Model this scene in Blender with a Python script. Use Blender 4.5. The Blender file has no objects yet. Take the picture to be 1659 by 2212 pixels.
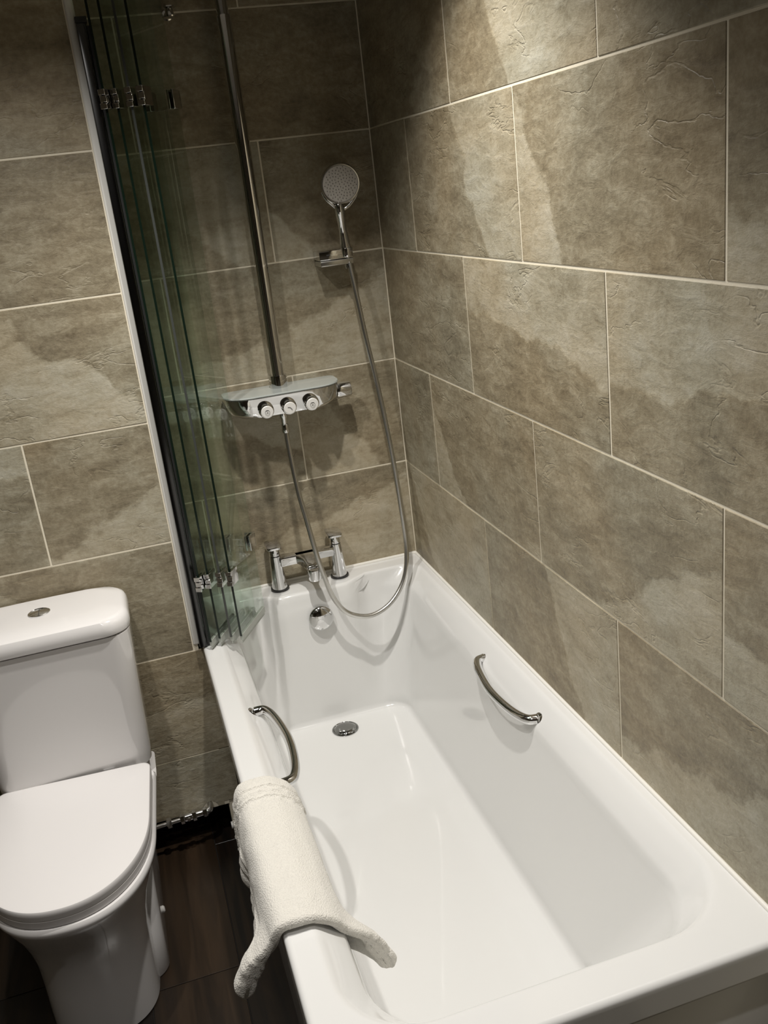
import bpy, bmesh, math, random
from mathutils import Vector, Matrix, noise

# ------------------------------------------------------------------ camera
scn = bpy.context.scene
COL = scn.collection
cam_d = bpy.data.cameras.new('camera')
cam = bpy.data.objects.new('camera', cam_d); COL.objects.link(cam)
cam_d.sensor_fit = 'VERTICAL'; cam_d.sensor_height = 36.0
cam_d.lens = 2029.31 / 2212 * 36.0
cam_d.clip_start = 0.05
cam.matrix_world = Matrix(((0.94998909, 0.19926214, -0.24044817, -0.7489),
                           (-0.29110686, 0.28635871, -0.91282829, -2.5201),
                           (-0.11303769, 0.93717303, 0.33004423, 1.6383),
                           (0, 0, 0, 1)))
scn.camera = cam
# ------------------------------------------------------------------ world, lights, exposure
w = bpy.data.worlds.new('world'); scn.world = w; w.use_nodes = True
w.node_tree.nodes['Background'].inputs[0].default_value = (1, .9, .78, 1)
w.node_tree.nodes['Background'].inputs[1].default_value = 0.05
def spot(name, loc, power, col, size, blend, rad, aim=None):
    l = bpy.data.lights.new(name, 'SPOT'); o = bpy.data.objects.new(name, l); COL.objects.link(o)
    l.energy = power; l.color = col; l.spot_size = math.radians(size); l.spot_blend = blend
    l.shadow_soft_size = rad; o.location = loc
    if aim: o.rotation_euler = (Vector(aim) - Vector(loc)).to_track_quat('-Z', 'Y').to_euler()
    return o
spot('downlight_over_bath', (-.37, -.87, 2.40), 82, (1, .96, .905), 98, .85, .022)
spot('downlight_over_toilet', (-.95, -1.08, 2.40), 58, (1, .965, .92), 126, .8, .022)
spot('downlight_by_basin', (-.72, -2.10, 2.40), 30, (1, .965, .93), 110, .9, .022)
vs = scn.view_settings
vs.view_transform = 'Standard'; vs.look = 'None'; vs.exposure = 0.0; vs.gamma = 1.0
vs.use_curve_mapping = False

# ------------------------------------------------------------------ materials
def nodes(m):
    m.use_nodes = True
    nt = m.node_tree
    return nt, nt.nodes['Principled BSDF']
def plain(name, col, rough=.5, metal=0., coat=0., spec=.5, bump=None):
    m = bpy.data.materials.new(name); nt, b = nodes(m)
    b.inputs['Base Color'].default_value = (*col, 1); b.inputs['Roughness'].default_value = rough
    b.inputs['Metallic'].default_value = metal; b.inputs['Coat Weight'].default_value = coat
    b.inputs['Coat Roughness'].default_value = .04; b.inputs['Specular IOR Level'].default_value = spec
    tc = nt.nodes.new('ShaderNodeTexCoord'); nz = nt.nodes.new('ShaderNodeTexNoise')
    sc, st, dist = bump or (9.0, .02, .001)
    nz.inputs['Scale'].default_value = sc; nz.inputs['Detail'].default_value = 4
    nt.links.new(tc.outputs['Object'], nz.inputs['Vector'])
    bp = nt.nodes.new('ShaderNodeBump'); bp.inputs['Strength'].default_value = st; bp.inputs['Distance'].default_value = dist
    nt.links.new(nz.outputs[0], bp.inputs['Height']); nt.links.new(bp.outputs[0], b.inputs['Normal'])
    return m
M = {}
M['ceramic'] = plain('glazed ceramic', (.80, .785, .775), .12, coat=.6)
M['seat'] = plain('seat plastic', (.82, .80, .79), .28)
M['acrylic'] = plain('bath acrylic', (.77, .77, .755), .16, coat=.5)
M['chrome'] = plain('chrome', (.72, .72, .72), .06, metal=1)
M['chrome_dark_refl'] = plain('chrome with painted dark reflection', (.30, .30, .29), .08, metal=1)  # chrome plug; a dark reflection is put into the base colour
M['satin'] = plain('satin metal', (.62, .61, .58), .28, metal=1)
M['shelf'] = plain('shelf glass top', (.42, .45, .43), .22, coat=.3)
M['white'] = plain('white plastic', (.80, .79, .76), .35)
M['nozzle'] = plain('nozzle rubber', (.12, .11, .10), .6)
M['grout'] = plain('grout', (.78, .72, .58), .9, bump=(300, .3, .001))
M['black'] = plain('dark void', (.012, .011, .010), .8)
M['dark'] = plain('dark ink', (.05, .05, .05), .5)
M['face'] = plain('spray face', (.60, .57, .53), .4)
M['paint'] = plain('ceiling paint', (.58, .56, .53), .8)
M['beige'] = plain('wall finish', (.20, .175, .135), .6)
M['sealant'] = plain('silicone sealant', (.82, .80, .74), .4)
M['seal'] = plain('clear rubber seal', (.42, .44, .40), .35)
M['edge'] = plain('glass edge', (.004, .012, .007), .25)
M['trim'] = plain('tile trim', (.86, .85, .80), .3, coat=.4)
M['edge_grey'] = plain('grey edge seal', (.06, .065, .06), .3)
M['post'] = plain('post chrome with room reflection', (.07, .07, .07), .22, metal=1)  # chrome post; the dark room it reflects is put into the colour
M['rubber'] = plain('black rubber', (.02, .02, .02), .4)

def glass_mat():
    m = bpy.data.materials.new('green tinted glass'); m.use_nodes = True; nt = m.node_tree
    nt.nodes.clear(); N = nt.nodes.new; L = nt.links.new
    out = N('ShaderNodeOutputMaterial'); tr = N('ShaderNodeBsdfTransparent'); gl = N('ShaderNodeBsdfGlossy')
    fr = N('ShaderNodeFresnel'); mx = N('ShaderNodeMixShader')
    tr.inputs[0].default_value = (.912, .950, .922, 1)
    gl.inputs['Roughness'].default_value = .02; gl.inputs['Color'].default_value = (.9, .92, .9, 1)
    ge = N('ShaderNodeNewGeometry'); io = N('ShaderNodeMapRange')
    io.inputs['To Min'].default_value = 1.45; io.inputs['To Max'].default_value = 1 / 1.45
    L(ge.outputs['Backfacing'], io.inputs[0]); L(io.outputs[0], fr.inputs['IOR'])
    L(fr.outputs[0], mx.inputs[0]); L(tr.outputs[0], mx.inputs[1]); L(gl.outputs[0], mx.inputs[2]); L(mx.outputs[0], out.inputs[0])
    return m
M['glass'] = glass_mat()

def math_node(nt, op, a, b=None, c=None):
    n = nt.nodes.new('ShaderNodeMath'); n.operation = op
    for i, v in enumerate((a, b, c)):
        if v is None: continue
        if isinstance(v, (int, float)): n.inputs[i].default_value = v
        else: nt.links.new(v, n.inputs[i])
    return n.outputs[0]
def tile_mat():
    """slate-look porcelain: mottled ground, a paler riven patch whose edge lies where each tile's own 'pat' vector puts it"""
    m = bpy.data.materials.new('slate look tile'); nt, b = nodes(m); N = nt.nodes.new; L = nt.links.new
    tc = N('ShaderNodeTexCoord'); oi = N('ShaderNodeObjectInfo')
    off = N('ShaderNodeVectorMath'); off.operation = 'SCALE'; off.inputs[0].default_value = (37, 91, 53)
    L(oi.outputs['Random'], off.inputs['Scale'])
    add = N('ShaderNodeVectorMath'); add.operation = 'ADD'
    L(tc.outputs['Object'], add.inputs[0]); L(off.outputs[0], add.inputs[1])
    P = add.outputs[0]
    def noi(scale, detail=5, rough=.55, dist=0., vec=P):
        n = N('ShaderNodeTexNoise'); n.inputs['Scale'].default_value = scale; n.inputs['Detail'].default_value = detail
        n.inputs['Roughness'].default_value = rough; n.inputs['Distortion'].default_value = dist
        L(vec, n.inputs['Vector']); return n.outputs[0]
    sq = N('ShaderNodeMapping'); sq.inputs['Scale'].default_value = (1, 1, 2.2); L(P, sq.inputs[0]); Q = sq.outputs[0]
    at = N('ShaderNodeAttribute'); at.attribute_type = 'OBJECT'; at.attribute_name = 'pat'
    sx = N('ShaderNodeSeparateXYZ'); L(at.outputs['Vector'], sx.inputs[0])
    so = N('ShaderNodeSeparateXYZ'); L(tc.outputs['Object'], so.inputs[0])
    s = math_node(nt, 'MULTIPLY', so.outputs[0], sx.outputs[0])
    s = math_node(nt, 'MULTIPLY_ADD', so.outputs[2], sx.outputs[1], s)
    s = math_node(nt, 'ADD', s, sx.outputs[2])
    s = math_node(nt, 'ADD', s, math_node(nt, 'MULTIPLY', math_node(nt, 'SUBTRACT', noi(6.0, 8, .58, .15), .5), .17))
    mr = N('ShaderNodeMapRange'); mr.interpolation_type = 'SMOOTHSTEP'
    mr.inputs['From Min'].default_value = -.004; mr.inputs['From Max'].default_value = .012; L(s, mr.inputs[0])
    patch = mr.outputs[0]
    # fades away from the riven edge
    fade = N('ShaderNodeMapRange'); fade.inputs['From Min'].default_value = 0; fade.inputs['From Max'].default_value = .22
    fade.inputs['To Min'].default_value = 1; fade.inputs['To Max'].default_value = .55; L(s, fade.inputs[0])
    patch = math_node(nt, 'MULTIPLY', patch, fade.outputs[0])
    big = noi(4.5, 4, .5, .6, Q); mid = noi(17, 8, .66, .4, Q); fine = noi(95, 6, .7)
    f = math_node(nt, 'MULTIPLY', math_node(nt, 'SUBTRACT', big, .5), .75)
    f = math_node(nt, 'MULTIPLY_ADD', math_node(nt, 'SUBTRACT', mid, .5), 1.05, f)
    f = math_node(nt, 'MULTIPLY_ADD', math_node(nt, 'SUBTRACT', fine, .5), .75, f)
    f = math_node(nt, 'ADD', f, .38)
    f = math_node(nt, 'MULTIPLY_ADD', patch, .34, f)
    cr = N('ShaderNodeValToRGB'); L(f, cr.inputs[0])
    e = cr.color_ramp.elements
    e[0].position = 0; e[0].color = (.155, .124, .079, 1)
    e[1].position = 1; e[1].color = (.50, .46, .365, 1)
    x = e.new(.35); x.color = (.275, .233, .157, 1)
    x = e.new(.65); x.color = (.395, .350, .255, 1)
    hue = N('ShaderNodeMix'); hue.data_type = 'RGBA'; hue.blend_type = 'MULTIPLY'
    hr = N('ShaderNodeValToRGB'); L(noi(3.1, 3, .5, .5), hr.inputs[0])
    hr.color_ramp.elements[0].position = .35; hr.color_ramp.elements[0].color = (1, .96, .90, 1)
    hr.color_ramp.elements[1].position = .68; hr.color_ramp.elements[1].color = (.93, .97, 1.0, 1)
    hue.inputs[0].default_value = 1
    L(cr.outputs[0], hue.inputs[6]); L(hr.outputs[0], hue.inputs[7]); L(hue.outputs[2], b.inputs['Base Color'])
    rg = N('ShaderNodeMapRange'); rg.inputs['To Min'].default_value = .36; rg.inputs['To Max'].default_value = .58
    L(mid, rg.inputs[0]); L(rg.outputs[0], b.inputs['Roughness'])
    # relief: riven ledge at the patch edge, thin clefts, grain
    ledge = N('ShaderNodeMapRange'); ledge.interpolation_type = 'SMOOTHSTEP'
    ledge.inputs['From Min'].default_value = -.008; ledge.inputs['From Max'].default_value = .010; L(s, ledge.inputs[0])
    cl = math_node(nt, 'ABSOLUTE', math_node(nt, 'SUBTRACT', noi(7, 4, .5, .5, Q), .5))
    cm = N('ShaderNodeMapRange'); cm.inputs['From Max'].default_value = .018; cm.interpolation_type = 'SMOOTHSTEP'; L(cl, cm.inputs[0])
    gate = N('ShaderNodeMapRange'); gate.inputs['From Min'].default_value = .52; gate.inputs['From Max'].default_value = .60; L(noi(5, 2), gate.inputs[0])
    cleft = math_node(nt, 'MULTIPLY', math_node(nt, 'SUBTRACT', 1, cm.outputs[0]), gate.outputs[0])
    h = math_node(nt, 'MULTIPLY', mid, .55)
    h = math_node(nt, 'MULTIPLY_ADD', ledge.outputs[0], -.16, h)
    h = math_node(nt, 'MULTIPLY_ADD', cleft, -.16, h)
    h = math_node(nt, 'MULTIPLY_ADD', fine, .20, h)
    bp = N('ShaderNodeBump'); bp.inputs['Strength'].default_value = .75; bp.inputs['Distance'].default_value = .006
    L(h, bp.inputs['Height']); L(bp.outputs[0], b.inputs['Normal'])
    return m
M['tile'] = tile_mat()

def plank_mat():
    m = bpy.data.materials.new('dark wood look plank'); nt, b = nodes(m); N = nt.nodes.new; L = nt.links.new
    tc = N('ShaderNodeTexCoord'); oi = N('ShaderNodeObjectInfo')
    off = N('ShaderNodeVectorMath'); off.operation = 'SCALE'; off.inputs[0].default_value = (17, 31, 23); L(oi.outputs['Random'], off.inputs['Scale'])
    add = N('ShaderNodeVectorMath'); add.operation = 'ADD'; L(tc.outputs['Object'], add.inputs[0]); L(off.outputs[0], add.inputs[1])
    mp = N('ShaderNodeMapping'); mp.inputs['Scale'].default_value = (14, 1.1, 14); L(add.outputs[0], mp.inputs[0])
    n = N('ShaderNodeTexNoise'); n.inputs['Scale'].default_value = 3; n.inputs['Detail'].default_value = 7; n.inputs['Distortion'].default_value = .8
    L(mp.outputs[0], n.inputs['Vector'])
    at = N('ShaderNodeAttribute'); at.attribute_type = 'OBJECT'; at.attribute_name = 'tone'
    v = math_node(nt, 'ADD', math_node(nt, 'MULTIPLY', n.outputs[0], .8), at.outputs['Fac'])
    cr = N('ShaderNodeValToRGB'); L(v, cr.inputs[0]); e = cr.color_ramp.elements
    e[0].position = .2; e[0].color = (.005, .004, .0035, 1); e[1].position = 1; e[1].color = (.058, .035, .019, 1)
    L(cr.outputs[0], b.inputs['Base Color']); b.inputs['Roughness'].default_value = .30
    bp = N('ShaderNodeBump'); bp.inputs['Strength'].default_value = .3; bp.inputs['Distance'].default_value = .001
    L(n.outputs[0], bp.inputs['Height']); L(bp.outputs[0], b.inputs['Normal'])
    return m
M['plank'] = plank_mat()

def towel_mat():
    m = bpy.data.materials.new('white terry'); nt, b = nodes(m); N = nt.nodes.new; L = nt.links.new
    b.inputs['Base Color'].default_value = (.80, .775, .71, 1); b.inputs['Roughness'].default_value = .95
    b.inputs['Sheen Weight'].default_value = .35; b.inputs['Specular IOR Level'].default_value = .1
    tc = N('ShaderNodeTexCoord'); n = N('ShaderNodeTexNoise'); n.inputs['Scale'].default_value = 420; n.inputs['Detail'].default_value = 3
    L(tc.outputs['Object'], n.inputs['Vector'])
    n2 = N('ShaderNodeTexNoise'); n2.inputs['Scale'].default_value = 40; n2.inputs['Detail'].default_value = 3; L(tc.outputs['Object'], n2.inputs['Vector'])
    h = math_node(nt, 'MULTIPLY_ADD', n2.outputs[0], .35, n.outputs[0])
    bp = N('ShaderNodeBump'); bp.inputs['Strength'].default_value = .9; bp.inputs['Distance'].default_value = .003
    L(h, bp.inputs['Height']); L(bp.outputs[0], b.inputs['Normal'])
    return m
M['terry'] = towel_mat()

# ------------------------------------------------------------------ helpers
def link(name, me, mat, parent=None, smooth=True, angle=38):
    mats = mat if isinstance(mat, (list, tuple)) else [mat]
    for mm in mats: me.materials.append(M[mm])
    if smooth:
        me.polygons.foreach_set('use_smooth', [True] * len(me.polygons)); me.set_sharp_from_angle(angle=math.radians(angle))
    o = bpy.data.objects.new(name, me); COL.objects.link(o)
    if parent: o.parent = parent
    return o
def mesh(vs_, fs, name='m', flip=False):
    bm = bmesh.new(); v = [bm.verts.new(p) for p in vs_]
    for f in fs:
        try: bm.faces.new([v[i] for i in f])
        except ValueError: pass
    bmesh.ops.recalc_face_normals(bm, faces=bm.faces)
    me = bpy.data.meshes.new(name); bm.to_mesh(me); bm.free(); return me
def merge(parts):
    """join (verts, faces) lists"""
    V, F = [], []
    for v, f in parts:
        k = len(V); V += list(v); F += [[i + k for i in q] for q in f]
    return V, F
def loft(rings, cap0=True, cap1=True, closed=True):
    n = len(rings[0]); V = [tuple(p) for r in rings for p in r]; F = []
    for i in range(len(rings) - 1):
        for j in range(n if closed else n - 1):
            a, b_ = i * n + j, i * n + (j + 1) % n
            F.append((a, b_, b_ + n, a + n))
    if cap0: F.append(tuple(reversed(range(n))))
    if cap1: F.append(tuple(range((len(rings) - 1) * n, len(rings) * n)))
    return V, F
def tube(pts, rad, n=14, cap=True, flat=None):
    pts = [Vector(p) for p in pts]; k = len(pts)
    if not hasattr(rad, '__len__'): rad = [rad] * k
    rings = []; prev = None
    for i, p in enumerate(pts):
        t = (pts[min(i + 1, k - 1)] - pts[max(i - 1, 0)]).normalized()
        if prev is None:
            a = Vector((0, 0, 1)) if abs(t.z) < .9 else Vector((1, 0, 0)); u = t.cross(a).normalized()
        else: u = (prev - t * prev.dot(t)).normalized()
        prev = u; v = t.cross(u)
        rings.append([p + (u * math.cos(q) + v * math.sin(q)) * rad[i] for q in (2 * math.pi * j / n for j in range(n))])
    return loft(rings, cap, cap)
def lathe(prof, origin=(0, 0, 0), axis=(0, 0, 1), n=32):
    """prof: (radius, height along the axis)"""
    A = Vector(axis).normalized(); a = Vector((0, 0, 1)) if abs(A.z) < .9 else Vector((1, 0, 0))
    u = A.cross(a).normalized(); v = A.cross(u); O = Vector(origin)
    rings = [[O + A * h + (u * math.cos(q) + v * math.sin(q)) * max(r, 1e-5) for q in (2 * math.pi * j / n for j in range(n))] for r, h in prof]
    return loft(rings)
def box(x0, x1, y0, y1, z0, z1):
    V = [(x, y, z) for x in (x0, x1) for y in (y0, y1) for z in (z0, z1)]
    return V, [(0, 1, 3, 2), (4, 6, 7, 5), (0, 4, 5, 1), (2, 3, 7, 6), (0, 2, 6, 4), (1, 5, 7, 3)]
def bev(me, w=.002, seg=2, ang=30):
    bm = bmesh.new(); bm.from_mesh(me)
    ed = [e for e in bm.edges if len(e.link_faces) == 2 and e.calc_face_angle() > math.radians(ang)]
    bmesh.ops.bevel(bm, geom=ed, offset=w, segments=seg, profile=.5, affect='EDGES', clamp_overlap=True)
    bm.to_mesh(me); bm.free(); return me
def rrect(x0, x1, y0, y1, z, r, nc=10, ns=14, nl=34):
    """rounded rectangle, always the same number of points. r: one radius or 4: (x1y1, x0y1, x0y0, x1y0)"""
    r = [r] * 4 if not hasattr(r, '__len__') else r
    c = [(x1 - r[0], y1 - r[0], 0), (x0 + r[1], y1 - r[1], 90), (x0 + r[2], y0 + r[2], 180), (x1 - r[3], y0 + r[3], 270)]
    P = []
    for k in range(4):
        cx, cy, a0 = c[k]
        arc = [(cx + r[k] * math.cos(math.radians(a0 + 90 * i / nc)), cy + r[k] * math.sin(math.radians(a0 + 90 * i / nc))) for i in range(nc + 1)]
        P += arc
        nx, ny, na = c[(k + 1) % 4]; rr = r[(k + 1) % 4]
        q = (nx + rr * math.cos(math.radians(na)), ny + rr * math.sin(math.radians(na)))
        m = ns if k % 2 == 0 else nl
        P += [(arc[-1][0] + (q[0] - arc[-1][0]) * i / (m + 1), arc[-1][1] + (q[1] - arc[-1][1]) * i / (m + 1)) for i in range(1, m + 1)]
    return [(x, y, z) for x, y in P]
def empty(name, loc=(0, 0, 0), rz=0):
    o = bpy.data.objects.new(name, None); o.empty_display_size = .05; COL.objects.link(o); o.location = loc; o.rotation_euler.z = rz; return o
def tag(o, label=None, cat=None, group=None, kind=None):
    if label: o['label'] = label
    if cat: o['category'] = cat
    if group: o['group'] = group
    if kind: o['kind'] = kind
    return o
def thing(name, label, cat, loc=(0, 0, 0), group=None): return tag(empty(name, loc), label, cat, group)
def part(name, vf, mat, parent, label=None, b=None, seg=2, ang=30, smooth=True):
    """vf in world coordinates; parented to an empty at its own place"""
    V, F = vf; root = parent; off = Vector((0, 0, 0))
    while root is not None: off += Vector(root.location); root = root.parent
    me = mesh([Vector(p) - off for p in V], F, name)
    if b: bev(me, b, seg, ang)
    o = link(name, me, mat, parent, smooth)
    if label: o['label'] = label
    return o
def spline(P, per=10):
    P = [Vector(p) for p in P]; out = []
    for i in range(len(P) - 1):
        p0, p1, p2, p3 = P[max(i - 1, 0)], P[i], P[i + 1], P[min(i + 2, len(P) - 1)]
        for k in range(per):
            t = k / per
            out.append(.5 * ((2 * p1) + (p2 - p0) * t + (2 * p0 - 5 * p1 + 4 * p2 - p3) * t * t + (3 * p1 - p0 - 3 * p2 + p3) * t ** 3))
    out.append(P[-1]); return out

# ------------------------------------------------------------------ the setting
RIM = .58
BX = -.69          # right face of the boxed-in wall
BY = -.289         # front face of the boxed-in wall
XL, YF, ZC = -2.05, -3.3, 2.44
def struct(name, vf, mat):
    V, F = vf; o = link(name, mesh(V, F, name), mat, None, smooth=False); o['kind'] = 'structure'; return o
G = .0012          # grout face lies this far behind the tile faces
wall_right = struct('wall_right', box(G, .10, YF, .10, 0, ZC), 'grout')
wall_back = struct('wall_back', box(BX - .06, G, G, .10, 0, ZC), 'grout')
V1, F1 = merge([box(XL, BX - G, BY + G, .10, .098, ZC)])
wall_box = struct('wall_boxing', (V1, F1), 'grout')
recess = struct('trim_1', merge([box(XL, BX - .02, -.06, .10, 0, .098)]), 'black')  # back of the pipe recess; black colour stands in for its shade
wall_left = struct('wall_left', box(XL - .1, XL, YF, .10, 0, ZC), 'beige')
wall_front = struct('wall_front', box(XL - .1, .10, YF - .1, YF, 0, ZC), 'beige')
ceiling = struct('ceiling', box(XL - .1, .10, YF - .1, .10, ZC, ZC + .08), 'paint')
floor = struct('floor', box(XL - .1, .10, YF - .1, .10, -.08, -.003), 'black')

TW, TH, GR, TT = .60, .30, .0036, .008
def tile_mesh(wd, ht):
    key = 'tile_%.3f_%.3f' % (wd, ht)
    if key in bpy.data.meshes: return bpy.data.meshes[key]
    me = mesh(*box(0, wd, 0, TT, 0, ht), key); bev(me, .0009, 1)
    me.name = key; me.materials.append(M['tile']); return me
rng = random.Random(7)
def default_pat():
    a = rng.uniform(-1, 1); q = rng.choice((-1, 1)) * (1 + a * .3)
    d = rng.uniform(.08, .22)
    return (rng.uniform(-.5, .5), q, -d * q - abs(rng.gauss(0, .09)) if q > 0 else -q * rng.uniform(.02, .12) )
def put_tile(wall, u0, u1, z0, z1, kind, pat=None):
    """kind 'R': right wall, u = -y; 'B': back wall y=0, u = x; 'X': boxing wall, u = x"""
    a, b_, c, d = u0 + GR / 2, u1 - GR / 2, z0 + GR / 2, z1 - GR / 2
    o = bpy.data.objects.new('tile', tile_mesh(round(b_ - a, 3), round(d - c, 3))); COL.objects.link(o)
    o.parent = wall
    j = rng.uniform(-.0004, .0004)
    if kind == 'R': o.location = (0 + j, -a, c); o.rotation_euler = (0, 0, -math.pi / 2)
    elif kind == 'B': o.location = (a, 0 + j, c)
    else: o.location = (a, BY + j, c)
    o['pat'] = pat if pat is not None else default_pat()
    return o
def line(p, q, sgn=1):
    """pale patch on one side of the line through p and q (tile-local u, v in metres)"""
    dx, dy = q[0] - p[0], q[1] - p[1]; n = math.hypot(dx, dy); nx, ny = -dy / n * sgn, dx / n * sgn
    return (nx, ny, -(nx * p[0] + ny * p[1]))
NONE = (0., 0., -1.)
ALL = (0., 0., .3)
rows = [.57 + .3 * k for k in range(7)]
ROW = {0: 'DE', 1: 'CD', 2: 'BC', 3: 'AB', 4: 'A0', 5: 'A1', 6: 'A2'}
patR = {('AB', 1): line((0, .30), (.19, 0), -1), ('AB', -1): NONE, ('AB', 0): line((.25, .3), (.45, 0), 1), ('AB', 2): line((0, .08), (.3, .04), -1),
        ('BC', 0): line((.1, .18), (.6, .10), 1), ('BC', 1): line((0, .10), (.6, .19), 1), ('BC', -1): NONE,
        ('CD', -1): NONE, ('CD', 0): line((.02, .2), (.20, 0), -1), ('CD', 1): line((.20, 0), (.60, .19), -1), ('CD', 2): line((0, .11), (.4, .0), -1),
        ('DE', -1): line((.0, .25), (.2, .0), 1), ('DE', 0): line((.32, .3), (.47, 0), 1), ('DE', 1): line((.1, .1), (.5, .2), -1),
        ('A0', 0): line((.12, .3), (.30, .0), 1), ('A0', 1): line((.3, .3), (.45, 0), -1)}
for r, z in enumerate(rows):
    rn = ROW[r]; z1 = min(z + .3, ZC)
    off = .285 if rn in ('AB', 'CD', 'A1') else .585
    k = -1; u = 0
    while u < 3.28:
        e = min(off + .6 * (k + 1), 3.3)
        if z1 - z > .02: put_tile(wall_right, u, e, z, z1, 'R', patR.get((rn, k)))
        u = e; k += 1
patB = {('AB', 0): line((.0, .3), (.30, .04), 1), ('AB', 1): line((0, .14), (.11, 0), -1),
        ('BC', 0): line((0, .04), (.55, .22), -1), ('CD', 0): line((.0, .24), (.40, .10), 1), ('CD', 1): line((.06, .3), (.20, 0), -1),
        ('DE', 0): NONE, ('DE', 1): line((.1, .1), (.5, .22), -1), ('A0', 0): NONE, ('A0', 1): NONE, ('A1', 1): NONE, ('A1', 0): NONE}
for r, z in enumerate(rows):
    rn = ROW[r]; z1 = min(z + .3, ZC)
    seams = [BX - .06, -.296, -.0005] if rn in ('AB', 'CD', 'A1') else [BX - .06, -.0005 - .598, -.0005]
    if rn in ('A0', 'BC', 'DE', 'A2'): seams = [BX - .06, -.596, -.0005]
    for k in range(len(seams) - 1):
        key = (rn, k if rn in ('AB', 'CD', 'A1') else (k if k == 0 else 0) if False else k)
        pt = patB.get((rn, k))
        if rn == 'BC': pt = patB[('BC', 0)] if k == 1 else ALL
        if z1 - z > .02: put_tile(wall_back, seams[k], seams[k + 1], z, z1, 'B', pt)
XT = BX - .013     # left edge of the white corner trim
patX = {('BC', 1): line((.30, .3), (.60, .02), -1), ('CD', 1): line((0, .02), (.29, .15), -1), ('DE', 1): line((.1, .3), (.25, .17), -1), ('AB', 1): NONE,
        ('EF', 1): line((0, .12), (.3, .17), -1), ('A0', 1): NONE}
for r, z in enumerate([.27] + rows):
    rn = 'EF' if r == 0 else ROW[r - 1]; z1 = min(z + .3, ZC)
    off = -.988 if rn in ('AB', 'CD', 'A1', 'EF') else -1.288
    seams = [XT if z > .5 else -.6585]; s = off
    while s > XL + .05: seams.append(s); s -= .6
    seams.append(XL)
    for k in range(len(seams) - 1):
        if z1 - z > .02: put_tile(wall_box, seams[k + 1], seams[k], z, z1, 'X', patX.get((rn, k + 1)))
# bottom course of the boxing: cut short above the floor, notched round the water pipe
def cut_tile(outline, seed_pat, wall):
    V = [(x, 0, z) for x, z in outline] + [(x, TT, z) for x, z in outline]; n = len(outline)
    F = [tuple(range(n)), tuple(range(2 * n - 1, n - 1, -1))] + [(i, (i + 1) % n, (i + 1) % n + n, i + n) for i in range(n)]
    x0 = min(p[0] for p in outline); z0 = min(p[1] for p in outline)
    me = mesh([(a - x0, b_, c - z0) for a, b_, c in V], F, 'cut_tile')
    o = link('tile', me, 'tile', wall, smooth=False); o.location = (x0, BY, z0); o['pat'] = seed_pat
    return o
zb = .100
arc = [(-.742 + .021 * math.cos(math.radians(a)), zb + .021 * math.sin(math.radians(a))) for a in range(180, -1, -20)]
cut_tile([(-1.288 + .002, zb)] + arc + [(-.704, zb), (-.704, zb + .010), (-.660, zb + .010), (-.660, .2684), (-1.288 + .002, .2684)], (.3, 1., -.12), wall_box)
cut_tile([(XL, zb), (-1.2905, zb), (-1.2905, .2684), (XL, .2684)], NONE, wall_box)

# white corner trim, sealant beads
def strip(name, pts, r, mat):
    V, F = tube(pts, r, 10); o = link(name, mesh(V, F, name), mat); o['kind'] = 'structure'; return o
tr = struct('trim_2', box(XT, BX + .006, BY - .003, BY + .012, RIM + .003, ZC), 'trim'); bev(tr.data, .006, 4)
me = tr.data; me.polygons.foreach_set('use_smooth', [True] * len(me.polygons)); me.set_sharp_from_angle(angle=.9)
sd = struct('trim_3', box(BX - .004, BX, BY + .012, .0, RIM, ZC), 'beige')
struct('trim_6', box(BX - .003, -.6585, BY + .004, BY + .06, .0, RIM - .055), 'grout')
strip('trim_4', [(-.685, -.003, RIM + .001), (-.30, -.003, RIM + .0015), (-.003, -.003, RIM + .001)], .0055, 'sealant')
strip('trim_5', [(-.003, -.003, RIM + .001), (-.003, -.8, RIM + .001), (-.003, -1.65, RIM + .001)], .0045, 'sealant')

# floor planks
PW, PL = .20, .90
pm = mesh(*box(0, PW - .002, 0, PL - .002, -.008, 0), 'plank'); bev(pm, .0008, 1); pm.materials.append(M['plank'])
tones = {}
for i in range(-7, 5):
    x0 = -.75 + PW * i
    if x0 > .05 or x0 < XL - .15: continue
    y0 = -.764 - PL * 3 if i in (-1,) else -.764 - PL * 3 - (.45 if i % 2 == 0 else .0) + (.12 if i == -3 else 0)
    for k in range(6):
        y = y0 + PL * k
        if y > .05 or y + PL < YF: continue
        o = bpy.data.objects.new('plank', pm); COL.objects.link(o); o.parent = floor; o.location = (x0, y, 0)
        t = rng.uniform(-.12, .10)
        if i == -1 and abs(y - (-.764)) < .01: t = .16
        if i == 0: t = -.10
        if i == -1 and y < -.8 and y > -1.8: t = .06
        o['tone'] = t

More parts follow.
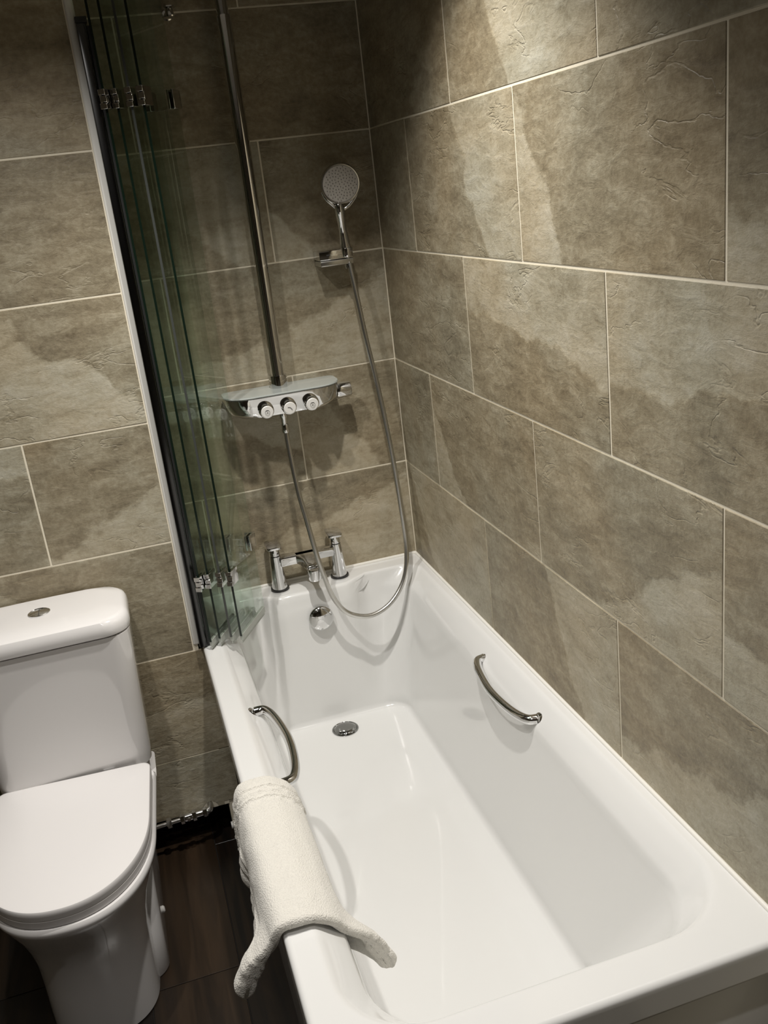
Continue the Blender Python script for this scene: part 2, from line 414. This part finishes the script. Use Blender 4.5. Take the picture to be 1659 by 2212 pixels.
# ------------------------------------------------------------------ bath
def bump_back(x, amt):
    """tap ledge: the inner edge steps forward between the taps"""
    t = max(0., min(1., (.155 - abs(x + .345)) / .05)); return -amt * (t * t * (3 - 2 * t))
def ring(x0, x1, y0, y1, z, r, amt=0.):
    R_ = rrect(x0, x1, y0, y1, z, r)
    return [(x, y + (bump_back(x, amt) if y > y1 - .10 else 0), z) for x, y, z in R_]
bath = thing('bathtub', 'white acrylic bathtub along the right-hand tiled wall with chrome waste', 'bathtub', (-.34, -.83, 0))
BL = -1.655
rings = [ring(-.672, -.001, BL + .008, -.001, RIM - .052, .012), ring(-.680, -.001, BL, -.001, RIM - .050, .014), ring(-.680, -.001, BL, -.001, RIM - .047, .014), ring(-.680, -.001, BL, -.001, RIM - .012, .014), ring(-.680, -.001, BL, -.001, RIM - .007, .014),
         ring(-.678, -.002, BL + .002, -.002, RIM - .003, .014), ring(-.673, -.004, BL + .007, -.004, RIM, .016), ring(-.668, -.007, BL + .012, -.007, RIM, .018), ring(-.641, -.020, -1.600, -.060, RIM, (.06, .06, .12, .135), .036),
         ring(-.636, -.022, -1.592, -.066, RIM, (.06, .06, .12, .135), .038), ring(-.630, -.027, -1.587, -.069, RIM - .002, (.06, .06, .12, .135), .040)]
# sloping inner lip, then the wall down to the foot
rings += [ring(-.622, -.034, -1.5835, -.071, RIM - .008, (.064, .064, .12, .135), .041), ring(-.608, -.046, -1.578, -.074, RIM - .021, (.07, .07, .12, .135), .042), ring(-.588, -.064, -1.572, -.078, RIM - .040, (.08, .08, .12, .135), .042),
          ring(-.583, -.069, -1.566, -.081, RIM - .050, (.08, .08, .12, .135), .041)]
A = dict(x0=-.583, x1=-.069, y0=-1.566, y1=-.081, z=RIM - .050, r=(.08, .08, .12, .135), a=.041)
B_ = dict(x0=-.530, x1=-.124, y0=-1.325, y1=-.139, z=.196, r=(.075, .075, .09, .09), a=.0)
for k in range(1, 15):
    t = k / 14; L_ = lambda p, q: p + (q - p) * t
    ty = t ** 1.15
    rings.append(ring(L_(A['x0'], B_['x0']), L_(A['x1'], B_['x1']), A['y0'] + (B_['y0'] - A['y0']) * ty, L_(A['y1'], B_['y1']), L_(A['z'], B_['z']),
                      [L_(p, q) for p, q in zip(A['r'], B_['r'])], A['a'] * (1 - t)))
for k in range(1, 7):
    a = k / 6 * math.pi / 2; s = 1 - math.cos(a); d = math.sin(a)
    rings.append(ring(-.530 + .014 * s, -.124 - .014 * s, -1.325 + .045 * s, -.139 - .016 * s, .196 - .019 * d, .07))
rings.append(ring(-.50, -.155, -1.25, -.18, .1765, .05))
rings.append(ring(-.42, -.24, -1.0, -.3, .176, .03))
part('shell', loft(rings, cap0=False, cap1=True), 'acrylic', bath)
for o in bath.children: o.data.set_sharp_from_angle(angle=math.radians(179))
part('end_panel', box(-.655, -.004, BL + .020, BL + .032, 0, RIM - .052), 'acrylic', bath, b=.002)
part('side_panel', box(-.658, -.646, BL + .020, -.03, 0, RIM - .052), 'acrylic', bath, b=.002)
ov = part('overflow_cap', lathe([(.030, -.003), (.0345, 0)] + [(.036 * math.cos(a * math.pi / 28), .006 + .0165 * math.sin(a * math.pi / 28)) for a in range(14)] + [(.0015, .0225)], (-.340, -.131, .504), (0, -1, .10), 56), 'chrome', bath, 'round chrome overflow cap')
dr = part('waste_plug', lathe([(.037, -.002), (.038, .0015), (.035, .003), (.033, .0015), (.031, .004), (.024, .0075), (.012, .0095), (.002, .010)], (-.330, -.205, .1775), (0, 0, 1), 40), 'chrome_dark_refl', bath, 'domed chrome waste plug')
def grab(pts, name='grab_handle'):
    P = spline(pts, 8); k = len(P)
    rad = [.0100 + .0020 * (abs(2 * i / (k - 1) - 1) ** 3) for i in range(k)]
    vf = [tube(P, rad, 14)]
    return vf, P
# right handle, left handle
for pts, foot in ((((-.055, -.645, .545), (-.074, -.655, .547), (-.088, -.70, .545), (-.096, -.785, .541), (-.091, -.875, .543), (-.078, -.93, .546), (-.058, -.942, .546)), 1),
                  (((-.608, -.650, .560), (-.585, -.655, .561), (-.568, -.70, .556), (-.558, -.785, .552), (-.564, -.875, .554), (-.578, -.93, .558), (-.600, -.942, .558)), -1)):
    vf, P = grab(pts)
    h = part('grab_handle', merge(vf), 'chrome', bath, 'bowed chrome grab handle')
    for p in (P[0], P[-1]):
        ro = lathe([(.0145, -.006), (.0150, 0), (.0135, .004), (.009, .006)], p + Vector((.004 * foot, 0, -.001)), (-foot, 0, .75), 24)
        part('rose', ro, 'chrome', h)

# ------------------------------------------------------------------ bath mixer tap
tap = thing('bath_mixer_tap', 'chrome two-handle mixer tap standing on the far rim of the bath', 'tap', (-.34, -.058, RIM))
for tx in (-.430, -.254):
    part('pillar', lathe([(.0265, 0), (.0265, .004), (.0225, .0045), (.0222, .007), (.0218, .012), (.0165, .106), (.0160, .1065)], (tx, -.057, RIM), (0, 0, 1), 36), 'chrome', tap)
    part('base_ring', lathe([(.0228, .002), (.0262, .0045), (.0262, .009), (.0225, .0095)], (tx, -.057, RIM), (0, 0, 1), 36), 'rubber', tap, 'black base ring')
    hd = part('handle', lathe([(.0150, .1085), (.0152, .128), (.0146, .130)], (tx, -.057, RIM), (0, 0, 1), 32), 'chrome', tap)
    rr = [[(x, y, z) for x, y, z in rrect(tx - .0215, tx + .0215, -.0755, -.013, zz, .013, 6, 3, 5)] for zz in (0, 0)]
    lo = [(x, y, RIM + .128 + (-.0735 - y) * -.06) for x, y, z in rr[0]]; hi = [(x, y, RIM + .1365 + (-.0735 - y) * -.06) for x, y, z in rr[1]]
    part('lever', loft([lo, hi]), 'chrome', hd, b=.0015)
bz0, bz1 = RIM + .075, RIM + .101
part('cross_bar', box(-.418, -.266, -.074, -.040, bz0, bz1), 'chrome', tap, b=.002)
sp = []
for (y, x0, x1, z0, z1) in ((-.050, -.378, -.306, bz0, bz1), (-.072, -.376, -.308, bz0, bz1), (-.085, -.368, -.316, bz0 - .002, bz1), (-.105, -.361, -.323, bz0 - .008, bz1 - .002), (-.135, -.359, -.325, bz0 - .018, bz1 - .008), (-.150, -.358, -.326, bz0 - .024, bz1 - .012)):
    sp.append([(x0, y, z0), (x1, y, z0), (x1, y, z1), (x0, y, z1)])
part('spout', loft(sp), 'chrome', tap, b=.004, seg=3, ang=25)
part('outlet', lathe([(.0165, .0), (.0178, .002), (.0180, .030), (.0165, .034)], (-.342, -.149, RIM + .050), (0, -.12, 1), 30), 'chrome', tap)
part('aerator', lathe([(.012, -.003), (.0145, -.001), (.0148, .002)], (-.342, -.149, RIM + .050), (0, -.12, 1), 24), 'white', tap, 'pale aerator ring')

# ------------------------------------------------------------------ thermostatic shower
sh = thing('shower_mixer_bar', 'chrome thermostatic shower bar with grey shelf top and three round buttons', 'shower', (-.345, 0, 1.11))
def stadium(x0, x1, y0, y1, z, n=20, rear=.02):
    """flat at the wall side, rounded front corners"""
    return rrect(x0, x1, y0, y1, z, (rear, rear, min(.062, (y1 - y0) * .7), min(.062, (y1 - y0) * .7)), 8, 8, 3)
zt = 1.157
part('shelf', loft([stadium(-.499, -.191, -.139, -.018, zt - .005), stadium(-.500, -.190, -.140, -.018, zt - .003), stadium(-.499, -.191, -.139, -.018, zt)]), 'shelf', sh, 'pale grey shelf top')
part('body', loft([stadium(-.455, -.225, -.100, -.010, zt - .066), stadium(-.478, -.208, -.122, -.008, zt - .060), stadium(-.490, -.197, -.132, -.006, zt - .045), stadium(-.497, -.193, -.137, -.006, zt - .020), stadium(-.498, -.192, -.138, -.006, zt - .007), stadium(-.495, -.195, -.135, -.008, zt - .0045)]), 'chrome', sh)
for i, bx in enumerate((-.402, -.342, -.282)):
    c = (bx, -.122, zt - .037)
    bt = part('button', lathe([(.0205, 0), (.0205, .020), (.0195, .027), (.0178, .031), (.0165, .0315)], c, (0, -1, -.12), 32), 'chrome', sh)
    part('button_face', lathe([(.0160, .029), (.0160, .0335), (.0150, .0345), (.0002, .0348)], c, (0, -1, -.12), 32), 'white', bt, 'white button face')
    ic = []
    yy = -.122 - .0352; zc = zt - .037 - .0042
    if i == 1: ic = [tube(spline([(bx - .006, yy, zc + .003), (bx, yy - .0002, zc + .002), (bx + .005, yy, zc - .004)], 5), .0007, 6)]
    else:
        ic = [box(bx - .0035, bx + .0035, yy - .0004, yy + .001, zc + .0035, zc + .0050)]
        q = [(bx + .006 * math.cos(a), yy, zc - .001 + .006 * math.sin(a)) for a in [math.pi * 2 * j / 20 for j in range(21)]]
        ic.append(tube(q, .00035, 5)); ic.append(box(bx - .0022, bx + .0022, yy - .0003, yy + .001, zc - .0015, zc - .0008))
    part('icon', merge(ic), 'dark', bt, 'small dark icon', smooth=False)
part('knob', lathe([(.013, 0), (.0205, .002), (.0212, .006), (.0212, .038), (.020, .041), (.001, .042)], (-.196, -.062, zt - .036), (1, 0, 0), 32), 'chrome', sh, 'chrome temperature knob')
part('hose_outlet', lathe([(.011, 0), (.011, -.012), (.0085, -.016), (.0085, -.028), (.007, -.032)], (-.353, -.098, zt - .062), (0, 0, 1), 20), 'chrome', sh)
for px in (-.43, -.27): part('wall_union', lathe([(.020, 0), (.020, .004), (.012, .006), (.012, .014)], (px, 0, zt - .035), (0, -1, 0), 24), 'chrome', sh)
riser = thing('shower_riser_rail', 'tall chrome riser pipe rising from the shower bar up the tiled wall', 'shower rail', (-.346, -.062, zt))
part('collar', lathe([(.0245, 0), (.0245, .030), (.0235, .033), (.0180, .034)], (-.346, -.062, zt), (0, 0, 1), 28), 'chrome', riser)
part('lower_pipe', lathe([(.0178, .018), (.0178, .886), (.0172, .889), (.0150, .890)], (-.345, -.062, zt), (0, 0, 1), 28), 'chrome', riser)
part('upper_pipe', lathe([(.0145, .885), (.0145, 1.20)], (-.3455, -.062, zt), (0, 0, 1), 24), 'chrome', riser)
part('wall_bracket', lathe([(.016, 0), (.016, .006), (.008, .008), (.008, .055)], (-.3455, 0, 2.27), (0, -1, 0), 24), 'chrome', riser)

# hand shower holder, hand shower, hose
hb = thing('hand_shower_holder', 'small chrome box-shaped wall holder under the hand shower', 'holder', (-.147, 0, 1.46))
part('holder_body', box(-.194, -.104, -.072, 0, 1.462, 1.486), 'chrome', hb, b=.003)
part('holder_lip', box(-.193, -.104, -.074, -.002, 1.447, 1.461), 'satin', hb, 'satin lower half of the holder', b=.0025)
part('mark', box(-.175, -.165, -.0724, -.0716, 1.473, 1.477), 'dark', hb, 'tiny dark mark', smooth=False)
part('cradle', lathe([(.0155, 0), (.0165, .003), (.0165, .020), (.0150, .023)], (-.118, -.062, 1.466), (0, -.10, 1), 24), 'chrome', hb)
hs = thing('hand_shower', 'round hand shower with grey spray face standing in the chrome holder', 'shower head', (-.118, -.062, 1.48))
hp = spline([(-.118, -.060, 1.475), (-.121, -.066, 1.51), (-.126, -.078, 1.55), (-.130, -.092, 1.585), (-.129, -.090, 1.605)], 8)
part('handle', tube(hp, [.0128 + .0015 * math.sin(i * .35) - .0022 * (i / len(hp)) for i in range(len(hp))], 18), 'chrome', hs)
hc = Vector((-.1235, -.104, 1.645)); hn = Vector((-.10, -.98, -.16)).normalized()
part('head', lathe([(.020, -.026), (.040, -.021), (.0485, -.012), (.0505, -.003), (.0500, .003), (.0480, .0062), (.0455, .0062), (.0438, .0035)], hc, hn, 44), 'chrome', hs)
part('spray_face', lathe([(.0440, .0), (.0440, .0042), (.0425, .0052), (.0003, .0062)], hc, hn, 44), 'face', hs, 'pale grey spray face')
e1 = hn.cross(Vector((0, 0, 1))).normalized(); e2 = e1.cross(hn)
nz_ = []
for i in range(96):
    r_ = .0412 * math.sqrt((i + .5) / 96); a_ = i * 2.39996
    nz_.append(lathe([(.0011, .004), (.0009, .0078)], hc + e1 * r_ * math.cos(a_) + e2 * r_ * math.sin(a_), hn, 6))
nzo = part('nozzle', merge(nz_), 'nozzle', hs, 'dark spray nozzles'); nzo['kind'] = 'stuff'
for sgn in (-1, 1):
    pr = spline([hc + e1 * .047 * sgn - e2 * .016 - hn * .006, hc + e1 * .037 * sgn - e2 * .036 - hn * .005, hc + e1 * .018 * sgn - e2 * .056 - hn * .004, Vector((-.1285, -.091, 1.580)) + e1 * .003 * sgn], 8)
    part('prong', tube(pr, [.0045] * len(pr), 12), 'chrome', hs)
hose_pts = [(-0.117, -0.062, 1.468), (-0.115, -0.070, 1.44), (-0.110, -0.082, 1.363), (-0.101, -0.09, 1.253), (-0.088, -.095, 1.14), (-0.078, -0.1, 1.035), (-0.069, -0.11, 0.889), (-0.066, -0.12, 0.768), (-0.066, -0.13, 0.673), (-0.078, -0.145, 0.603), (-0.102, -0.158, 0.555), (-0.145, -0.172, 0.516), (-0.197, -0.182, 0.499), (-0.243, -0.184, 0.507), (-0.281, -0.182, 0.533), (-0.308, -0.178, 0.585), (-0.322, -0.172, 0.65), (-0.332, -0.164, 0.712), (-0.342, -0.148, 0.806), (-0.350, -0.132, 0.885), (-0.353, -0.112, 0.984), (-0.353, -0.099, 1.062), (-.353, -.098, 1.075)]
hw = thing('shower_hose', 'ribbed metal shower hose looping from the hand shower down into the bath', 'hose', (-.118, -.06, 1.44))
HP = spline(hose_pts, 26)
part('hose', tube(HP, [.0066 + (.0006 if i % 2 else 0) for i in range(len(HP))], 12), 'satin', hw)
part('ferrule', lathe([(.0095, 0), (.0105, .004), (.0098, .026), (.008, .028)], (-.117, -.0655, 1.434), (0, .15, 1), 20), 'chrome', hw, 'chrome end ferrule')
part('ferrule', lathe([(.0085, 0), (.0105, .004), (.0105, .022), (.009, .024)], (-.353, -.1005, 1.040), (0, .06, 1), 20), 'chrome', hw, 'chrome end ferrule')
wf = thing('wall_fitting', 'small chrome spool-shaped fitting high on the far wall behind the glass screen', 'fitting', (-.468, 0, 2.066))
part('stem', lathe([(.012, 0), (.012, .004), (.007, .006), (.007, .034)], (-.468, 0, 2.064), (0, -1, 0), 20), 'chrome', wf)
part('spool', lathe([(.0002, 0), (.0175, .0005), (.0182, .003), (.0105, .006), (.0095, .012), (.0105, .018), (.0175, .021), (.0170, .0235), (.0002, .0245)], (-.466, -.045, 2.052), (0, 0, 1), 28), 'chrome', wf)

# ------------------------------------------------------------------ folding glass bath screen
scr = thing('folding_bath_screen', 'greenish glass folding bath screen stacked closed against the boxed wall', 'bath screen', (-.66, -.29, RIM))
part('wall_post', box(-.688, -.668, -.312, -.268, RIM + .003, 2.01), 'post', scr, b=.0025)
part('post_seal', box(-.667, -.660, -.306, -.280, RIM + .003, 2.005), 'rubber', scr, 'black rubber post seal')
part('post_cap', box(-.6885, -.664, -.313, -.266, 2.010, 2.022), 'rubber', scr, b=.002)
ZG0, ZG1 = .604, 2.10
d = Vector((.50, .866, 0)).normalized(); nrm = Vector((d.y, -d.x, 0))
starts = [(-.6605, -.336), (-.6365, -.328), (-.6080, -.334), (-.5840, -.343)]
def slab(c, a0, a1, t0, t1, z0, z1):
    P = []
    for a in (a0, a1):
        for t in (t0, t1):
            for z in (z0, z1): q = c + d * a + nrm * t; P.append((q.x, q.y, z))
    return P, [(0, 1, 3, 2), (4, 6, 7, 5), (0, 4, 5, 1), (2, 3, 7, 6), (0, 2, 6, 4), (1, 5, 7, 3)]
for i, (sx_, sy_) in enumerate(starts):
    c = Vector((sx_, sy_, 0)); Lp = .166 if i else .155
    V, F = slab(c, 0, Lp, -.0028, .0028, ZG0, ZG1)
    g = part('glass_panel', (V, F), ['glass', 'edge'], scr, smooth=False)
    for pl in g.data.polygons:
        if pl.normal.dot(d) < -.5 and i != 2: pl.material_index = 1
    if i == 2: part('edge_seal', slab(c, -.0012, .001, -.0026, .0026, ZG0, ZG1), 'edge_grey', g)
    part('bottom_seal', slab(c, .002, Lp - .002, -.004, .004, ZG0 - .012, ZG0 + .004), 'seal', g)
    part('bottom_seal', slab(c, .002, Lp - .002, -.001, .001, ZG0 - .020, ZG0 - .012), 'seal', g)
    for hz in (.765, 1.862):
        # each hinge: two clamp plates, a knuckle
        a = .000 if i % 2 == 0 else .0
        K = [slab(c, -.006, .030, -.0075, -.0030, hz - .019, hz + .019), slab(c, -.006, .030, .0030, .0075, hz - .019, hz + .019),
             slab(c, -.010, -.0035, -.0075, .0075, hz - .019, hz - .008), slab(c, -.010, -.0035, -.0050, .0095, hz - .006, hz + .006), slab(c, -.010, -.0035, -.0075, .0075, hz + .008, hz + .019)]
        part('hinge', merge(K), 'chrome', g, 'chrome hinge clip', b=.0006, seg=1)
    if i in (1, 3):
        for hz in (.800, 1.862):
            K = [slab(c, Lp - .030, Lp + .006, -.0075, -.0030, hz - .020, hz + .020), slab(c, Lp - .030, Lp + .006, .0030, .0075, hz - .020, hz + .020), slab(c, Lp + .003, Lp + .010, -.020, .0075, hz - .018, hz + .018)]
            part('hinge', merge(K), 'chrome', g, 'chrome hinge clip', b=.0006, seg=1)

# ------------------------------------------------------------------ toilet
TX = -1.027
wc = thing('toilet', 'white close-coupled toilet with lid closed, left of the bath', 'toilet', (TX, -.60, 0))
YAW = math.radians(-4)
def dshape(cx, hw, yb, ys, yf, z, n=64, rb=.02, p=2.15):
    """flat back at yb, straight sides to ys, superelliptic front to yf"""
    P = [];
    for i in range(n + 1):
        a = math.pi * i / n; ca, sa = math.cos(a), math.sin(a)
        x = cx + hw * math.copysign(abs(ca) ** (2 / p), ca); y = ys - (ys - yf) * abs(sa) ** (2 / p)
        P.append((x, y, z))
    m = 6
    for i in range(1, m): P.append((cx - hw, ys + (yb - rb - ys) * i / m, z))
    for i in range(5): a = math.radians(180 - 22.5 * i); P.append((cx - hw + rb + rb * math.cos(a), yb - rb + rb * math.sin(a), z))
    for i in range(1, m): P.append((cx - hw + rb + (2 * hw - 2 * rb) * i / m, yb, z))
    for i in range(5): a = math.radians(90 - 22.5 * i); P.append((cx + hw - rb + rb * math.cos(a), yb - rb + rb * math.sin(a), z))
    for i in range(1, m): P.append((cx + hw, yb - rb + (ys - yb + rb) * i / m, z))
    ca, sa = math.cos(YAW), math.sin(YAW)
    return [(TX + (x - TX) * ca - (y + .49) * sa, -.49 + (x - TX) * sa + (y + .49) * ca, z) for x, y, z in P]
# cistern body and lid
def cis(hw, yf, z, r=.045, rr=.01): hw += .003; return rrect(TX - hw, TX + hw, yf, -.297, z, (rr, rr, r, r), 8, 10, 6)
part('cistern', loft([cis(.168, -.482, .395), cis(.1705, -.485, .398), cis(.1735, -.489, .43), cis(.176, -.492, .50), cis(.181, -.498, .62), cis(.186, -.504, .72), cis(.187, -.506, .752)]), 'ceramic', wc)
lid = part('cistern_lid', loft([cis(.186, -.506, .754, .055, .055), cis(.190, -.511, .757, .058, .055), cis(.192, -.514, .768, .060, .055), cis(.1905, -.512, .782, .060, .055), cis(.186, -.507, .791, .060, .055), cis(.178, -.497, .795, .060, .055), cis(.12, -.44, .797, .04, .02), cis(.05, -.38, .7975, .03, .02)]), 'ceramic', wc)
fb = part('flush_button', lathe([(.0245, .0), (.0250, .003), (.0225, .0045), (.0205, .003), (.0195, .0035), (.0002, .005)], (TX - .002, -.385, .7965), (0, 0, 1), 36), 'chrome', wc, 'round chrome flush button')
part('button_split', box(TX - .0025, TX - .0015, -.404, -.366, .8005, .8020), 'dark', fb, smooth=False)
part('maker_mark', merge([box(TX + .118 + .0042 * i, TX + .1212 + .0042 * i, -.3215, -.3170, .7930, .7951) for i in range(5)]), 'satin', lid, 'tiny grey mark', smooth=False)
# seat lid, seat ring, pan
def dl(hw, yb, yf, z, ys=-.70): return dshape(TX - .002, hw + .002, yb, ys, yf, z)
part('seat_lid', loft([dl(.169, -.494, -.937, .3975), dl(.1700, -.493, -.938, .3985), dl(.1710, -.492, -.9390, .408), dl(.1710, -.492, -.9390, .4165), dl(.1695, -.494, -.937, .4195), dl(.166, -.498, -.932, .4208), dl(.08, -.58, -.80, .4215)]), 'seat', wc)
part('seat_ring', loft([dl(.168, -.500, -.936, .3800), dl(.1695, -.497, -.9375, .3815), dl(.1700, -.497, -.938, .3960), dl(.169, -.500, -.937, .3972)]), 'seat', wc)
pan = []
for hw, yb, yf, z, ys in ((.110, -.34, -.850, .0, -.74), (.1135, -.335, -.853, .004, -.74), (.1145, -.332, -.852, .05, -.74), (.1160, -.330, -.853, .12, -.73), (.119, -.33, -.860, .18, -.72), (.127, -.33, -.874, .23, -.72), (.140, -.33, -.896, .28, -.71),
                          (.155, -.33, -.920, .32, -.705), (.1665, -.33, -.937, .350, -.70), (.1725, -.42, -.942, .360, -.70), (.1745, -.46, -.9445, .366, -.70), (.1740, -.46, -.9440, .3735, -.70), (.170, -.462, -.940, .3785, -.70)):
    pan.append(dshape(TX + .001, hw, yb, ys, yf, z, p=2.25))
part('pan', loft(pan), 'ceramic', wc)
rb_ = [rrect(TX - h, TX + h, yf, -.291, z, (.004, .004, .045, .045), 8, 8, 6) for h, yf, z in ((.1215, -.73, 0), (.1235, -.732, .005), (.1245, -.72, .10), (.128, -.68, .20), (.136, -.62, .29), (.150, -.54, .36), (.156, -.50, .392), (.152, -.49, .394))]
part('plinth', loft(rb_), 'ceramic', wc)
for sx_ in (-1, 1):
    part('fixing_cap', lathe([(.0085, 0), (.0085, .003), (.006, .0055), (.0005, .006)], (TX + sx_ * .1235, -.555, .040), (sx_, 0, .1), 20), 'white', wc, 'white fixing cap')
    part('hinge', lathe([(.010, 0), (.010, .026)], (TX + sx_ * .075 - .013, -.488, .4065), (1, 0, 0), 16), 'chrome', wc, 'chrome lid hinge')

# ------------------------------------------------------------------ water supply pipe with isolating valve
wp = thing('water_supply_pipe', 'chrome water pipe with isolating valve running behind the toilet', 'pipe', (-.82, -.31, .1))
yp = -.312
part('elbow', tube(spline([(-.742, -.20, .112), (-.742, -.285, .112), (-.744, -.305, .111), (-.750, yp, .109), (-.766, yp, .108), (-.785, yp, .107)], 6), .0085, 16), 'chrome', wp)
part('tail_pipe', tube([(-.775, yp, .1075), (-.86, yp, .104), (-.925, yp, .100)], .0058, 14), 'satin', wp)
def nut(x, r, l, name='nut', n=6): return part(name, lathe([(r * .85, 0), (r, .0015), (r, l - .0015), (r * .85, l)], (x, yp, .1075 + (x + .78) * .045), (1, 0, .045), n), 'chrome', wp)
for x_, r_, l_, nn in ((-.765, .0125, .012, 6), (-.794, .0145, .012, 6), (-.826, .0135, .012, 6), (-.862, .0135, .014, 6)): nut(x_, r_, l_, 'nut', nn)
v = nut(-.814, .0105, .022, 'valve_body', 20)
part('valve_slot', lathe([(.005, 0), (.005, .004)], (-.803, yp - .009, .1065), (0, -1, 0), 12), 'satin', wp)
cap = thing('waste_pipe_stub', 'short white plastic pipe stub low at the far end of the bath', 'pipe', (-.69, -.33, .055))
part('stub', tube([(-.655, -.33, .055), (-.694, -.33, .057)], .0085, 18), 'white', cap)
part('stub_rim', lathe([(.0095, 0), (.0098, .002), (.0095, .005)], (-.699, -.33, .0573), (1, 0, 0), 18), 'white', cap)

# ------------------------------------------------------------------ towel over the bath rim
def towel():
    NY, HALF = 150, 100
    y_far, y_near = -.957, -1.352
    th = .0115
    verts = []; rings_ = []
    def lerp(a, b_, t): return a + (b_ - a) * t
    def ss(a, b_, x): t = max(0, min(1, (x - a) / (b_ - a))); return t * t * (3 - 2 * t)
    for iy in range(NY + 1):
        v = iy / NY
        y = lerp(y_far, y_near, v)
        flare = ss(.62, 1., v) ** 1.3
        wav = .006 * math.sin(v * 17) * (1 - flare) + .004 * math.sin(v * 31 + 1)
        # outside flap end, inside flap end (bottoms)
        zl = lerp(.466, .474, v) + .006 * math.sin(v * 9); zr = .444 + .003 * math.sin(v * 8)
        narrow = 1 - ss(0, .22, v)
        xl = -.697 - .060 * flare + wav; xr = -.596 - .012 * narrow + .078 * flare ** 1.2 + .002 * math.sin(v * 14)
        zl += narrow * .07; zr += narrow * .05
        top = RIM + .0075
        mid = [(xl, zl), (lerp(xl, -.700, .35), lerp(zl, top, .35)), (-.692 - .004 * flare, top - .030), (-.685, top - .008), (-.676, top + .0015), (-.655, top + .003), (-.634, top + .0015),
               (-.616, top - .008), (-.602, top - .020), (-.590 + .006 * flare, top - .045), (lerp(xr, -.590, .35), lerp(zr, top, .38)), (xr, zr)]
        C = spline([(a, 0, b_) for a, b_ in mid], 5)
        # resample evenly
        Ls = [0]
        for i in range(1, len(C)): Ls.append(Ls[-1] + (C[i] - C[i - 1]).length)
        T = Ls[-1]; S = []
        j = 0
        for i in range(HALF + 1):
            s = T * i / HALF
            while j < len(Ls) - 2 and Ls[j + 1] < s: j += 1
            f = (s - Ls[j]) / max(1e-9, Ls[j + 1] - Ls[j]); S.append((C[j].lerp(C[j + 1], f), s))
        outer, inner = [], []
        for i, (p, s) in enumerate(S):
            a = S[max(i - 1, 0)][0]; b_ = S[min(i + 1, HALF)][0]; t = (b_ - a).normalized(); nn = Vector((-t.z, 0, t.x))
            if nn.z < 0 and .2 < i / HALF < .8: nn = -nn
            e = min(s, T - s)                       # distance to the nearest flap end
            end = min(1, (e + .0006) / .013); rnd = math.sqrt(max(0, 1 - (1 - end) ** 2))
            vend = min(v, 1 - v) * (y_far - y_near); ve = min(1, (vend + .0006) / .008); rv = math.sqrt(max(0, 1 - (1 - ve) ** 2))
            flap = 1 - ss(.05, .09, e)
            h = th * max(.12, rnd) * max(.12, rv) * (1 + .32 * flap * ss(.7, 1, v))
            # woven border: ribs and cross ribs
            g = 0
            rec = .020 < e < .074 and v > .06 and (e - .020) % .018 > .0045
            if rec: g = -.0019 + .0009 * ss(.75, .9, v)
            dv = v * (y_far - y_near)
            if .035 < dv < .085: g = .0034 * (1 if (dv - .035) % .017 < .0045 else 0) - .0010 + (.0016 if (s % .024) < .0045 else 0)
            fz = noise.noise(Vector((s * 260, y * 260, 3.1))) * .0004 + noise.noise(Vector((s * 38, y * 26, .4))) * .0012
            yo = .0012 * noise.noise(Vector((s * 300, 0, v * 2))) + (.006 * math.sin(s * 22 + 1) * (v ** 6)) + (.0016 * ss(.9, 1., v) if rec else 0)
            po = p + nn * (h + g + fz); pi = p - nn * (h * (.30 + .85 * flap * ss(.65, 1., v)) + g * .5 * (v > .6))
            outer.append((po.x, y + yo, po.z)); inner.append((pi.x, y + yo, pi.z))
        rings_.append(outer + inner[::-1])
    return loft(rings_)
tw = thing('bath_towel', 'thick white terry bath towel folded over the left rim of the bath', 'towel', (-.655, -1.155, RIM))
part('cloth', towel(), 'terry', tw)
for o in tw.children: o.data.set_sharp_from_angle(angle=math.radians(80))
